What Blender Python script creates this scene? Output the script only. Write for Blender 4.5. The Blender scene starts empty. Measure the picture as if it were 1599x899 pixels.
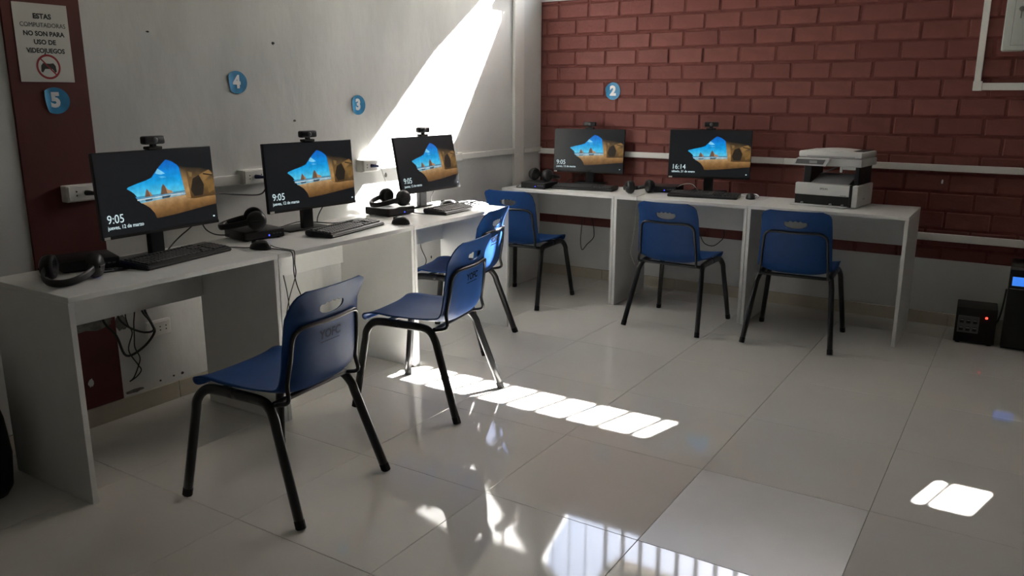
import bpy, bmesh, math, random
from mathutils import Vector, Matrix
random.seed(7)
PI = math.pi
scene = bpy.context.scene
COL = scene.collection

# ------------------------------------------------------------------ camera
cam_d = bpy.data.cameras.new('camera'); cam = bpy.data.objects.new('camera', cam_d); COL.objects.link(cam)
r = Vector((0.84300608, 0.53790151, 0.00164928)); u = Vector((-0.1257944, 0.19416362, 0.97287011)); f = Vector((-0.52298807, 0.82034289, -0.23134611))
M = Matrix((r, u, -f)).transposed().to_4x4(); M.translation = Vector((3.30866973, -5.59599235, 1.40230487))
cam.matrix_world = M
cam_d.sensor_fit = 'HORIZONTAL'; cam_d.sensor_width = 36.0; cam_d.lens = 1265.9115 / 1599 * 36.0
cam_d.clip_start = 0.05; cam_d.clip_end = 200
scene.camera = cam
# ------------------------------------------------------------------ view, sky, sun
EXPO = 1.35
scene.view_settings.view_transform = 'Standard'; scene.view_settings.look = 'None'
scene.view_settings.exposure = EXPO; scene.view_settings.gamma = 1.0; scene.view_settings.use_curve_mapping = False
SKY = 0.6
world = bpy.data.worlds.new('sky'); scene.world = world; world.use_nodes = True
bg = world.node_tree.nodes['Background']; bg.inputs[1].default_value = SKY
st = world.node_tree.nodes.new('ShaderNodeTexSky'); st.sky_type = 'NISHITA'; st.sun_disc = False
st.sun_elevation = math.radians(40.4); st.sun_rotation = math.radians(14.6); st.air_density = 1.2; st.dust_density = 2.5; st.ozone_density = 1.0; st.altitude = 0
world.node_tree.links.new(st.outputs[0], bg.inputs[0])
sun_d = bpy.data.lights.new('sun', 'SUN'); sun = bpy.data.objects.new('sun', sun_d); COL.objects.link(sun)
sun_d.energy = 72.0; sun_d.angle = math.radians(0.55); sun_d.color = (1.0, 0.975, 0.945)
SUN_DIR = Vector((-0.26, -1.0, -0.878))
sun.rotation_euler = SUN_DIR.to_track_quat('-Z', 'Y').to_euler(); sun.location = (1, 6, 6)
def portal(name, loc, direction, sx, sy):
    d = bpy.data.lights.new(name, 'AREA'); o = bpy.data.objects.new(name, d); COL.objects.link(o)
    d.shape = 'RECTANGLE'; d.size = sx; d.size_y = sy; d.cycles.is_portal = True
    o.location = loc; o.rotation_euler = Vector(direction).to_track_quat('-Z', 'Z' if abs(direction[2]) < .9 else 'Y').to_euler()
portal('window_portal', (1.95, 0.22, 2.6), (0, -1, 0), 4.3, 1.02)

# ------------------------------------------------------------------ materials
def mat(name, col, rough=0.5, metal=0.0, spec=0.5, var=0.0, vscale=6.0, bump=0.0, bscale=40.0, emit=None, estr=1.0, coat=0.0, stretch=None, col2=None, lo=.35, hi=.65):
    m = bpy.data.materials.new(name); m.use_nodes = True
    nt = m.node_tree; b = nt.nodes['Principled BSDF']
    b.inputs['Base Color'].default_value = (*col, 1); b.inputs['Roughness'].default_value = rough
    b.inputs['Metallic'].default_value = metal; b.inputs['Specular IOR Level'].default_value = spec
    b.inputs['Coat Weight'].default_value = coat
    tc = nt.nodes.new('ShaderNodeTexCoord'); mp = nt.nodes.new('ShaderNodeMapping')
    nt.links.new(tc.outputs['Object'], mp.inputs['Vector'])
    if stretch: mp.inputs['Scale'].default_value = stretch
    if var or col2:
        n = nt.nodes.new('ShaderNodeTexNoise'); n.inputs['Scale'].default_value = vscale; n.inputs['Detail'].default_value = 6
        nt.links.new(mp.outputs[0], n.inputs['Vector'])
        cr = nt.nodes.new('ShaderNodeValToRGB'); e = cr.color_ramp.elements
        e[0].position = lo; e[1].position = hi
        c2 = col2 if col2 else tuple(c * (1 - var) for c in col)
        e[0].color = (*c2, 1); e[1].color = (*[min(1, c * (1 + (0 if col2 else var * .4))) for c in col], 1)
        nt.links.new(n.outputs['Fac'], cr.inputs[0]); nt.links.new(cr.outputs[0], b.inputs['Base Color'])
    if bump:
        n2 = nt.nodes.new('ShaderNodeTexNoise'); n2.inputs['Scale'].default_value = bscale; n2.inputs['Detail'].default_value = 5
        nt.links.new(mp.outputs[0], n2.inputs['Vector'])
        bp = nt.nodes.new('ShaderNodeBump'); bp.inputs['Strength'].default_value = bump; bp.inputs['Distance'].default_value = 0.01
        nt.links.new(n2.outputs['Fac'], bp.inputs['Height']); nt.links.new(bp.outputs[0], b.inputs['Normal'])
    if emit:
        b.inputs['Emission Color'].default_value = (*emit, 1); b.inputs['Emission Strength'].default_value = estr
    return m
MT = {}
MT['plaster'] = mat('white_plaster', (.66, .66, .645), .75, var=.07, vscale=2.5, bump=.35, bscale=9, spec=.25)
MT['plaster_rough'] = mat('uneven_plaster', (.65, .65, .63), .8, var=.09, vscale=3.5, bump=.55, bscale=8, spec=.2, stretch=(1, 1, .5))
MT['ceiling'] = mat('ceiling_paint', (.62, .61, .58), .9, var=.04, spec=.1)
MT['grey_wall'] = mat('grey_paint', (.40, .40, .39), .8, var=.06, vscale=3, spec=.2)
MT['red'] = mat('oxblood_paint', (.105, .026, .022), .6, var=.15, vscale=5, bump=.15, bscale=30, spec=.3)
MT['brick'] = mat('painted_brick', (.195, .064, .053), .62, var=.16, vscale=7, bump=.35, bscale=45, spec=.3)
MT['brick2'] = mat('painted_brick_worn', (.205, .069, .056), .6, var=.2, vscale=9, bump=.35, bscale=38, spec=.3)
MT['brick3'] = mat('painted_brick_deep', (.182, .057, .048), .65, var=.16, vscale=6, bump=.4, bscale=50, spec=.3)
MT['mortar'] = mat('painted_mortar', (.155, .047, .040), .75, var=.2, vscale=14, bump=.5, bscale=60, spec=.2)  # same red paint as the bricks, joint shade put into the colour
MT['tile'] = mat('polished_porcelain', (.63, .61, .57), .05, var=.04, vscale=1.6, spec=.5)
MT['tile2'] = mat('polished_porcelain_b', (.525, .495, .442), .05, var=.05, vscale=2.1, spec=.5)
MT['tile_dull'] = mat('dusty_porcelain', (.62, .61, .585), .24, var=.05, vscale=4, spec=.5)
MT['grout'] = mat('grout', (.36, .34, .30), .9)
MT['base'] = mat('baseboard_tile', (.50, .45, .36), .25, var=.08, vscale=5)
MT['laminate'] = mat('white_laminate', (.70, .70, .68), .38, var=.025, vscale=12, spec=.4)
MT['laminate_edge'] = mat('laminate_edge_band', (.74, .74, .72), .4, var=.02)
MT['pvc'] = mat('white_pvc', (.74, .73, .69), .35, var=.03, vscale=10)
MT['blue'] = mat('blue_plastic', (.0065, .043, .160), .5, var=.08, vscale=30, bump=.03, bscale=200, spec=.2)
MT['steel'] = mat('black_painted_steel', (.012, .012, .013), .32, spec=.5, var=.1)
MT['rubber'] = mat('black_rubber', (.015, .015, .015), .7, spec=.3, var=.1)
MT['black'] = mat('black_plastic', (.012, .012, .013), .4, spec=.45, var=.1, vscale=20)
MT['black_matte'] = mat('black_matte_plastic', (.014, .014, .014), .65, spec=.35, var=.1, vscale=20)
MT['key'] = mat('keycap', (.022, .022, .023), .45, spec=.5, var=.1)
MT['pad'] = mat('black_leatherette', (.013, .013, .013), .55, spec=.4, bump=.2, bscale=120, var=.1)
MT['cord'] = mat('black_cord', (.012, .012, .012), .5, var=.1)
MT['greycord'] = mat('grey_cord', (.30, .29, .27), .5, var=.1)
MT['whitecord'] = mat('white_cord', (.72, .72, .74), .45, var=.05)
MT['bluecord'] = mat('blue_plug', (.01, .025, .12), .4, var=.1)
MT['paper'] = mat('paper', (.62, .61, .575), .8, var=.04, vscale=8, spec=.2)
MT['ink'] = mat('black_ink', (.03, .03, .03), .8, var=.1)
MT['navy_ink'] = mat('dark_navy_print', (.002, .003, .006), .8, spec=.05, var=.1)
MT['faint_ink'] = mat('faint_navy_print', (.006, .022, .075), .6, spec=.15, var=.1)  # lighter, bluer print for the nearest chair
MT['redink'] = mat('red_ink', (.30, .02, .03), .7, var=.1)
MT['sticker'] = mat('blue_sticker', (.03, .24, .47), .4, var=.3, vscale=9, spec=.4)
MT['sticker_back'] = mat('sticker_rim', (.10, .42, .62), .4, var=.1)
MT['white_print'] = mat('white_print', (.78, .80, .80), .5, var=.02)
MT['pr_white'] = mat('printer_shell', (.66, .66, .645), .42, var=.02, vscale=20)
MT['pr_grey'] = mat('printer_grey', (.12, .12, .125), .4, var=.05)
MT['pr_mid'] = mat('printer_tray_grey', (.35, .35, .36), .5, var=.05)
MT['steelwhite'] = mat('white_enamel_steel', (.56, .58, .54), .4, var=.03, vscale=8)
MT['metal'] = mat('chrome', (.6, .6, .6), .25, metal=1, var=.05)
MT['hole'] = mat('dark_hole', (.03, .028, .025), .9, var=.1)
MT['concrete'] = mat('bare_concrete', (.17, .16, .145), .9, var=.35, vscale=30, bump=.4, bscale=60)
MT['iron'] = mat('window_iron', (.10, .10, .10), .6, var=.1)
MT['eave'] = mat('cream_eave', (.66, .58, .45), .8, var=.05)
DISP = .38
MT['led_blue'] = mat('blue_led', (.02, .02, .3), .3, emit=(.04, .06, 1), estr=1.3, var=.01)
MT['led_red'] = mat('red_led', (.5, .02, .02), .3, emit=(1, .05, .03), estr=1.6, var=.01)
MT['lcd'] = mat('lcd_backlight', (.01, .05, .2), .3, emit=(.03, .16, .62), estr=.55, col2=(.005, .02, .1), vscale=20)
def screen_mat():
    m = bpy.data.materials.new('display_picture'); m.use_nodes = True
    nt = m.node_tree; b = nt.nodes['Principled BSDF']
    a = nt.nodes.new('ShaderNodeAttribute'); a.attribute_name = 'pix'
    tc = nt.nodes.new('ShaderNodeTexCoord'); n = nt.nodes.new('ShaderNodeTexNoise'); n.inputs['Scale'].default_value = 38; n.inputs['Detail'].default_value = 5
    nt.links.new(tc.outputs['Object'], n.inputs['Vector'])
    mr = nt.nodes.new('ShaderNodeMapRange'); mr.inputs['From Min'].default_value = .3; mr.inputs['From Max'].default_value = .7
    mr.inputs['To Min'].default_value = .75; mr.inputs['To Max'].default_value = 1.2
    nt.links.new(n.outputs['Fac'], mr.inputs['Value'])
    mx = nt.nodes.new('ShaderNodeVectorMath'); mx.operation = 'SCALE'
    nt.links.new(a.outputs['Color'], mx.inputs[0]); nt.links.new(mr.outputs[0], mx.inputs['Scale'])
    b.inputs['Base Color'].default_value = (.008, .008, .009, 1); b.inputs['Roughness'].default_value = .3; b.inputs['Specular IOR Level'].default_value = .35
    nt.links.new(mx.outputs[0], b.inputs['Emission Color']); b.inputs['Emission Strength'].default_value = DISP
    return m
MT['screen'] = screen_mat()

# ------------------------------------------------------------------ helpers
def obj(name, bm, m, parent=None, smooth=False, loc=None, rot=None):
    me = bpy.data.meshes.new(name)
    bmesh.ops.recalc_face_normals(bm, faces=bm.faces[:])
    bm.to_mesh(me); bm.free()
    return objm(name, me, m, parent, smooth, loc, rot)
def objm(name, me, m, parent=None, smooth=False, loc=None, rot=None):
    o = bpy.data.objects.new(name, me); COL.objects.link(o)
    if m and not me.materials: me.materials.append(MT[m] if isinstance(m, str) else m)
    if smooth:
        me.polygons.foreach_set('use_smooth', [True] * len(me.polygons))
        if smooth != 'all':
            try: me.set_sharp_from_angle(angle=math.radians(38))
            except Exception: pass
    if parent: o.parent = parent
    if loc: o.location = loc
    if rot: o.rotation_euler = rot
    return o
def tag(o, label, cat, group=None, kind=None):
    o['label'] = label; o['category'] = cat
    if group: o['group'] = group
    if kind: o['kind'] = kind
    return o
def thing(name, label, cat, loc=(0, 0, 0), rz=0, group=None):
    o = bpy.data.objects.new(name, None); COL.objects.link(o); o.empty_display_size = .05
    o.location = loc; o.rotation_euler = (0, 0, rz)
    return tag(o, label, cat, group)
def struct(o, label=None, cat=None):
    o['kind'] = 'structure'
    if label: o['label'] = label
    if cat: o['category'] = cat
    return o
def copy_tree(o, parent=None):
    c = o.copy(); COL.objects.link(c); c.parent = parent
    for ch in list(o.children): copy_tree(ch, c)
    return c
def box(bm, x0, x1, y0, y1, z0, z1, bev=0.0, seg=1, mtx=None):
    v = [bm.verts.new((x, y, z)) for z in (z0, z1) for y in (y0, y1) for x in (x0, x1)]
    fs = [(0, 2, 3, 1), (4, 5, 7, 6), (0, 1, 5, 4), (2, 6, 7, 3), (0, 4, 6, 2), (1, 3, 7, 5)]
    faces = [bm.faces.new([v[i] for i in q]) for q in fs]
    vs = v
    if bev:
        es = list({e for q in faces for e in q.edges})
        rr = bmesh.ops.bevel(bm, geom=es + v, offset=bev, segments=seg, profile=.5, affect='EDGES')
        vs = list({w for w in rr['verts']} | {w for w in v if w.is_valid})
    if mtx is not None: bmesh.ops.transform(bm, matrix=mtx, verts=vs)
    return vs
def bx(*a, **k):
    bm = bmesh.new(); box(bm, *a, **k); return bm
def spline(pts, n=8, closed=False):
    P = [Vector(p) for p in pts]; out = []; N = len(P)
    rng = range(N if closed else N - 1)
    for i in rng:
        p0 = P[(i - 1) % N] if closed or i > 0 else P[i] * 2 - P[i + 1]
        p1 = P[i]; p2 = P[(i + 1) % N]
        p3 = P[(i + 2) % N] if closed or i + 2 < N else p2 * 2 - p1
        for k in range(n):
            t = k / n
            out.append(.5 * ((2 * p1) + (p2 - p0) * t + (2 * p0 - 5 * p1 + 4 * p2 - p3) * t * t + (3 * p1 - p0 - 3 * p2 + p3) * t ** 3))
    if not closed: out.append(P[-1])
    return out
def tube(bm, pts, rad, n=8, rad2=None, closed=False, up0=None, caps=True):
    P = [Vector(p) for p in pts]; N = len(P); rings = []
    up = Vector(up0) if up0 else None
    for i in range(N):
        a = P[(i - 1) % N] if (closed or i > 0) else P[i]; b = P[(i + 1) % N] if (closed or i < N - 1) else P[i]
        t = (b - a).normalized()
        if up is None: up = Vector((0, 0, 1)) if abs(t.z) < .9 else Vector((0, 1, 0))
        s = t.cross(up)
        if s.length < 1e-5: s = t.orthogonal()
        s.normalize(); up = s.cross(t).normalized()
        ra = rad[i] if isinstance(rad, (list, tuple)) else rad; rb = rad2 if rad2 else ra
        rings.append([bm.verts.new(P[i] + s * (math.cos(2 * PI * k / n) * ra) + up * (math.sin(2 * PI * k / n) * rb)) for k in range(n)])
    for i in range(N if closed else N - 1):
        A, B = rings[i], rings[(i + 1) % N]
        for k in range(n): bm.faces.new((A[k], A[(k + 1) % n], B[(k + 1) % n], B[k]))
    if not closed and caps: bm.faces.new(rings[0][::-1]); bm.faces.new(rings[-1])
def tb(*a, **k):
    bm = bmesh.new(); tube(bm, *a, **k); return bm
def lathe(bm, prof, n=24, mtx=None):
    rings = []
    for (rr, z) in prof:
        if rr < 1e-6: rings.append([bm.verts.new((0, 0, z))])
        else: rings.append([bm.verts.new((rr * math.cos(2 * PI * k / n), rr * math.sin(2 * PI * k / n), z)) for k in range(n)])
    for A, B in zip(rings, rings[1:]):
        for k in range(n):
            q = [A[k % len(A)], A[(k + 1) % len(A)], B[(k + 1) % len(B)], B[k % len(B)]]
            q = list(dict.fromkeys(q))
            if len(q) > 2: bm.faces.new(q)
    if mtx is not None: bmesh.ops.transform(bm, matrix=mtx, verts=[v for R in rings for v in R])
def lt(*a, **k):
    bm = bmesh.new(); lathe(bm, *a, **k); return bm
def prism(bm, poly, fn, d0, d1):
    A = [bm.verts.new(fn(p[0], p[1], d0)) for p in poly]; B = [bm.verts.new(fn(p[0], p[1], d1)) for p in poly]
    n = len(poly)
    bm.faces.new(A[::-1]); bm.faces.new(B)
    for k in range(n): bm.faces.new((A[k], A[(k + 1) % n], B[(k + 1) % n], B[k]))
def pr(*a):
    bm = bmesh.new(); prism(bm, *a); return bm
def text_mesh(name, txt, size, align='CENTER', ext=.0004, bold=0.0, sx=1.0):
    c = bpy.data.curves.new(name, 'FONT'); c.body = txt; c.size = size; c.align_x = align; c.align_y = 'CENTER'
    c.extrude = ext; c.offset = bold; c.resolution_u = 3
    o = bpy.data.objects.new(name, c); COL.objects.link(o); o.scale = (1, 1, 1)
    dg = bpy.context.evaluated_depsgraph_get(); dg.update()
    me = bpy.data.meshes.new_from_object(o.evaluated_get(dg)); me.name = name
    bpy.data.objects.remove(o); bpy.data.curves.remove(c)
    me.materials.clear()
    if sx != 1: me.transform(Matrix.Diagonal((sx, 1, 1, 1)))
    return me
RX = Matrix.Rotation(PI / 2, 4, 'X'); RZ = lambda a: Matrix.Rotation(a, 4, 'Z')
ON_LEFT = RZ(PI / 2) @ RX      # flat XY art -> on a wall facing +x (art x runs along +y)
ON_BACK = RX                   # flat XY art -> on a wall facing -y (art x runs along +x)

# ------------------------------------------------------------------ the room
X1, Y0, ZC = 6.6, -8.6, 3.2
fl = struct(obj('floor', bx(-.2, X1 + .2, Y0 - .2, .2, -.12, -.004), 'grout'), 'cream polished porcelain tile floor', 'floor')
tx = [-.02 + .6 * k for k in range(10)]; ty = [-.33 - .61 * k for k in range(14)]
TW, TD = .5988, .6088
tme = {}
for key in ('tile', 'tile2', 'tile_dull'):
    bm = bx(-TW / 2, TW / 2, -TD / 2, TD / 2, -.012, 0, bev=.0012); m_ = bpy.data.meshes.new('floor_tile'); bmesh.ops.recalc_face_normals(bm, faces=bm.faces[:]); bm.to_mesh(m_); bm.free(); m_.materials.append(MT[key]); tme[key] = m_
for i in range(11):
    for j in range(-1, 13):
        cx = -.02 + .6 * i + .3; cy = -.33 - .61 * j - .305
        if cx > X1 or cy > 0.05: continue
        key = 'tile_dull' if (abs(cx - 2.68) < .05 and abs(cy + 3.075) < .05) else 'tile'
        o = objm('floor_tile', tme[key], None, fl, loc=(cx, cy, 0))
wl = struct(obj('wall_left', bx(-.2, 0, Y0, 0.2, 0, ZC), 'plaster'), 'white plastered wall behind the row of three desks', 'wall')
obj('plaster_skim', bx(-.01, .012, Y0, -1.11, 0.0, ZC, bev=.003), 'plaster_rough', wl)
struct(obj('ceiling', bx(-.2, X1 + .2, Y0 - .2, .4, ZC, ZC + .15), 'ceiling'), 'pale painted ceiling', 'ceiling')
struct(obj('wall_right', bx(X1, X1 + .2, Y0, .2, 0, ZC), 'grey_wall'), 'grey painted side wall', 'wall')
struct(obj('wall_front', bx(-.2, X1 + .2, Y0 - .2, Y0, 0, ZC), 'plaster'), 'white wall behind the camera', 'wall')
# brick wall with plastered dado
wk = struct(obj('wall_back', bx(-.2, X1 + .2, .008, .2, 0, 2.095), 'mortar'), 'oxblood painted brick wall above a white dado', 'wall')
obj('dado', bx(0, X1, .002, .02, 0, .413), 'plaster', wk)
obj('sill', bx(0, X1, -.004, .215, 2.09, 2.105, bev=.003), 'plaster', wk)
BP, BH, CH = .2483, .0995, .1127
bmes = []
def brick_mesh(w, h, s):
    rnd = random.Random(s); bm = bmesh.new(); box(bm, -w / 2, w / 2, 0, .022, -h / 2, h / 2)
    for v in bm.verts:
        v.co.x += rnd.uniform(-.0025, .0025); v.co.z += rnd.uniform(-.002, .002)
        if v.co.y < .01: v.co.y += rnd.uniform(-.0015, .002)
    fe = [e for e in bm.edges if all(v.co.y < .012 for v in e.verts)]
    bmesh.ops.bevel(bm, geom=fe, offset=.006, segments=1, affect='EDGES')
    bmesh.ops.recalc_face_normals(bm, faces=bm.faces[:])
    me = bpy.data.meshes.new('brick'); bm.to_mesh(me); bm.free(); return me
for s in range(9):
    me = brick_mesh(BP - .013, BH, s); me.materials.append(MT[('brick', 'brick2', 'brick3')[s % 3]]); bmes.append(me)
nb = 0
for c in range(14):
    zc = 2.064 - CH * c - CH / 2 + .003
    h = BH
    off = .161 if c % 2 == 0 else .058
    for k in range(-1, 14):
        a, b_ = off + BP * k, off + BP * (k + 1)
        a2, b2 = max(a, 0), min(b_, 3.75)
        if b2 - a2 < .03: continue
        if b2 - a2 > BP - .002: me = random.choice(bmes)
        else:
            me = brick_mesh(b2 - a2 - .013, BH, c * 31 + k); me.materials.append(MT['brick'])
        o = objm('brick', me, None, wk, loc=((a2 + b2) / 2, random.uniform(-.0015, .002), zc)); nb += 1
for (zc, h) in ((2.0785, .022), (.4, .066)):
    for k in range(15):
        a, b_ = .161 + BP * k - BP, .161 + BP * k
        a2, b2 = max(a, 0), min(b_, 3.75)
        if b2 - a2 < .03: continue
        me = brick_mesh(b2 - a2 - .013, h, 700 + k); me.materials.append(MT['brick3'])
        objm('brick', me, None, wk, loc=((a2 + b2) / 2, .001, zc if zc > 1 else .4485)); nb += 1
far = bmesh.new()
for c in range(15):
    off = .161 if c % 2 == 0 else .058
    for k in range(14, 27):
        a, b_ = max(off + BP * k, 3.75), min(off + BP * (k + 1), X1)
        if b_ - a > .03: box(far, a + .006, b_ - .006, 0, .022, 2.064 - CH * (c + 1) + .01, 2.064 - CH * c - .004)
o = obj('brickwork', far, 'brick', wk); o['kind'] = 'stuff'
# wall above the brick: clerestory openings with bars, eave outside
up = bmesh.new()
box(up, .62, X1 + .2, .0, .2, 2.56, ZC); prism(up, [(-.2, ZC), (-.2, 2.60), (0, 2.62), (.62, 3.07), (.62, ZC)], lambda a, b, d: (a, d, b), .0, .05)  # top edge at the corner sloped to let in a wider sunbeam
box(up, 2.80, 3.78, .0, .2, 2.095, 2.56); box(up, 4.0, X1 + .2, .0, .2, 2.095, 2.56)
struct(obj('wall_back_upper', up, 'plaster'), 'white wall band around the high barred windows', 'wall')
wn = struct(obj('window_1', bx(.62, 2.80, .085, .115, 2.535, 2.56), 'iron'), 'long high window opening with upright iron bars above the brick wall', 'window')
for k in range(18):
    x = .15 + .16 * k
    if x < 2.8: obj('bar', tb([(x, .04 if x < .62 else .1, 2.1), (x, .04 if x < .62 else .1, 2.62 + .72 * x if x < .62 else 2.56)], .005 if x < .62 else .0185, 8), 'iron', wn)
wn2 = struct(obj('window_2', bx(3.78, 4.0, .085, .115, 2.535, 2.56), 'iron'), 'short barred window opening high on the brick wall', 'window')
obj('bar', tb([(3.845, .1, 2.1), (3.845, .1, 2.56)], .017, 8), 'iron', wn2)
struct(obj('trim_1', bx(.62, X1 + .2, .2, .36, 2.60, 2.66), 'eave'), 'cream roof eave outside the high windows', 'eave')
struct(obj('beam_blocker', pr([(0, 2.1), (.30, 2.1), (0, 2.74)], lambda a, b, d: (a, d, b), .02, .06), 'plaster'), 'added white corner plate shaping the sunbeam beside the high window', 'trim')  # plate added in the corner to cut the lower edge of the sunbeam
# painted red pilaster band
rp = struct(obj('trim_3', bx(0, .022, -3.957, -3.655, .085, ZC, bev=.002), 'red'), 'oxblood painted upright band on the white wall behind the nearest desk', 'wall band')
def blob(cy, cz, ry, rz, seed, n=16):
    rd = random.Random(seed)
    return [(cy + ry * math.cos(2 * PI * k / n) * rd.uniform(.7, 1.1), cz + rz * math.sin(2 * PI * k / n) * rd.uniform(.7, 1.1)) for k in range(n)]
L3 = lambda a, b, d: (d, a, b)
obj('paint_chip', pr(blob(-3.795, .2, .014, .02, 4), L3, .02, .0235), 'plaster', rp)
obj('bare_patch', pr(blob(-3.765, .455, .12, .035, 8, 24), L3, .02, .0232), 'concrete', rp)
for (cy, cz, ry, rz, s, m_) in ((-3.625, .425, .03, .04, 3, 'concrete'), (-3.60, .100, .05, .010, 5, 'concrete'), (-3.348, .112, .008, .007, 6, 'hole'), (-3.395, .112, .006, .005, 7, 'hole'), (-3.465, .109, .006, .005, 9, 'hole'), (-2.663, 1.654, .010, .007, 10, 'hole'), (-3.357, 1.666, .008, .004, 11, 'hole'), (-1.425, .355, .007, .010, 12, 'hole'), (-1.362, .315, .006, .007, 13, 'hole'), (-2.55, 1.27, .010, .006, 14, 'concrete'), (-1.85, .93, .012, .016, 15, 'concrete')):
    obj('wall_mark', pr(blob(cy, cz, ry, rz, s), L3, .011, .0135), m_, wl)
# baseboards
bl = struct(obj('baseboard_left', bx(.0, .018, Y0, -.0, 0, .07), 'grout'), 'beige tile skirting along the left wall', 'baseboard')
for k in range(8):
    y = -.33 - .61 * k
    obj('skirting_tile', bx(.005, .024, y - .606, y, 0, .083, bev=.001), 'base', bl)
bb = struct(obj('baseboard_back', bx(0, X1, -.006, .01, 0, .07), 'grout'), 'beige tile skirting under the brick wall', 'baseboard')
for k in range(8):
    x = -.02 + .6 * k
    obj('skirting_tile', bx(max(x, .03), x + .597, -.012, .005, 0, .078, bev=.001), 'base', bb)

# ------------------------------------------------------------------ cable trunking, ducts
def trunk(label, parts, name='cable_trunking', m='pvc'):
    t = thing(name, label, 'cable trunking', parts[0][0])
    for i, (p, q) in enumerate(parts):
        c = [(a - b) for a, b in zip(p, parts[0][0])]; d = [(a - b) for a, b in zip(q, parts[0][0])]
        obj('trunking_length', bx(c[0], d[0], c[1], d[1], c[2], d[2], bev=.0025), m, t)
    return t
trunk('white cable trunking along the plaster wall behind the left row monitors', [((.01, -3.66, .975), (.037, -2.14, 1.02)), ((.01, -1.99, .972), (.037, -1.12, 1.017))])
t = trunk('short white cable trunking between wall step and corner duct', [((.0, -1.09, .975), (.024, -.415, 1.015)), ((.0, -.265, .972), (.02, -.0, 1.008))])
obj('joint_cover', bx(0, .03, -.05, .01, -.008, .05, bev=.003), 'pvc', t)
t = trunk('white upright corner duct rising to the high window', [((.0, -.405, .0), (.022, -.275, .95)), ((.0, -.405, .95), (.022, -.275, 2.085))], 'upright_duct')
obj('elbow', bx(0, .03, -.16, .13, 2.075, 2.115, bev=.006), 'pvc', t)
trunk('white cable trunking on the brick wall just above desk height', [((.0, -.024, .957), (1.9, -.002, .997)), ((1.902, -.024, .957), (3.9, -.002, .997))])
trunk('lower white cable trunking on the brick wall right of the printer desk', [((.1, -.024, .531), (2.0, -.002, .576)), ((2.002, -.024, .531), (3.9, -.002, .576))])
t = trunk('white trunking elbow framing the wall cabinet at upper right', [((2.955, -.024, 1.476), (2.99, -.002, 2.09)), ((2.99, -.024, 1.434), (3.8, -.002, 1.476))])
obj('corner_cover', bx(-.003, .045, -.003, .02, -.045, .01, bev=.002), 'pvc', t)

# wall outlets
def outlet_box(label, y0, y1, z0, z1, plug=True, dep=.048):
    t = thing('outlet_box', label, 'outlet', (.01, (y0 + y1) / 2, (z0 + z1) / 2))
    w, h = (y1 - y0) / 2, (z1 - z0) / 2
    obj('box', bx(0, dep, -w, w, -h, h, bev=.004, seg=2), 'pvc', t)
    fp = obj('faceplate', bx(dep, dep + .006, -w * .9, w * .9, -h * .86, h * .86, bev=.002), 'pvc', t)
    for k in (-1, 0, 1):
        if plug and k == 0: continue
        for s in (-1, 1): obj('socket_hole', lt([(0, 0), (.0032, 0), (.0032, .001), (0, .001)], 8, Matrix.Translation((dep + .006, k * w * .5, s * .008)) @ Matrix.Rotation(PI / 2, 4, 'Y')), 'hole', fp)
    if plug:
        obj('plug', tb([(dep + .004, .0, 0), (dep + .022, .006, 0), (dep + .045, .02, -.002)], [.011, .010, .006], 10), 'bluecord' if plug == 'blue' else 'black', t, True)
    return t
outlet_box('white outlet box on the red wall band with black plug', -3.82, -3.66, .978, 1.045, True)
outlet_box('white outlet box between first and second left row monitors', -2.945, -2.80, .972, 1.042, 'blue')
outlet_box('white outlet box between second and third left row monitors', -2.10, -1.96, .966, 1.036, 'blue')
outlet_box('low white wall socket under the nearest desk', -3.515, -3.395, .325, .40, False, .02)

# ------------------------------------------------------------------ desks
DW, DD, DH = .897, .52, .75
def make_desk(label, group):
    # local: x along width 0..DW, y 0 (front) .. DD (back)
    t = thing('desk', label, 'desk', group=group)
    obj('tabletop', bx(.001, DW - .001, 0, DD, DH - .02, DH, bev=.0015), 'laminate', t)
    for x in (.001, DW - .021):
        obj('side_panel', bx(x, x + .02, .004, DD - .01, 0, DH - .02, bev=.001), 'laminate', t)
    obj('modesty_panel', bx(.021, DW - .021, DD - .03, DD - .012, .51, DH - .02, bev=.001), 'laminate', t)
    return t
LY = [-4.199, -3.3005, -2.402]
d0 = make_desk('nearest white laminate desk, first of the left row, holding the leftmost monitor', 'white laminate desks')
desks = [d0]
for i in range(5): desks.append(copy_tree(d0))
labs = ['nearest white laminate desk, first of the left row, holding the leftmost monitor', 'middle white desk of the left row with thin cords hanging in front', 'farthest white desk of the left row, sunlit at its end',
        'white desk in the corner under the number 2 sticker', 'middle white desk of the back row along the brick wall', 'white desk carrying the printer at the right end of the back row']
for i, d in enumerate(desks):
    d['label'] = labs[i]
    if i < 3: d.location = (.68, LY[i], 0); d.rotation_euler = (0, 0, PI / 2)
    else: d.location = (.079 + DW * (i - 3), -.674, 0)
# pencil scribble on a desk side panel
for k, (a, b) in enumerate((((-.02, .03), (.02, .036)), ((-.02, .012), (.012, .012)), ((-.018, -.004), (-.018, -.03)), ((.004, -.006), (.004, -.03)), ((-.018, -.03), (.012, -.028)))):
    bm = bmesh.new(); tube(bm, [(.58 + a[0], 0, .145 + a[1]), (.58 + b[0], 0, .145 + b[1])], .0015, 5)
    o = obj('pencil_mark', bm, 'greycord', desks[1]); o.matrix_parent_inverse = Matrix.Identity(4)
    o.rotation_euler = (0, 0, PI / 2 - PI); o.location = (DW - .001 + .0005, .68, 0)

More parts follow.
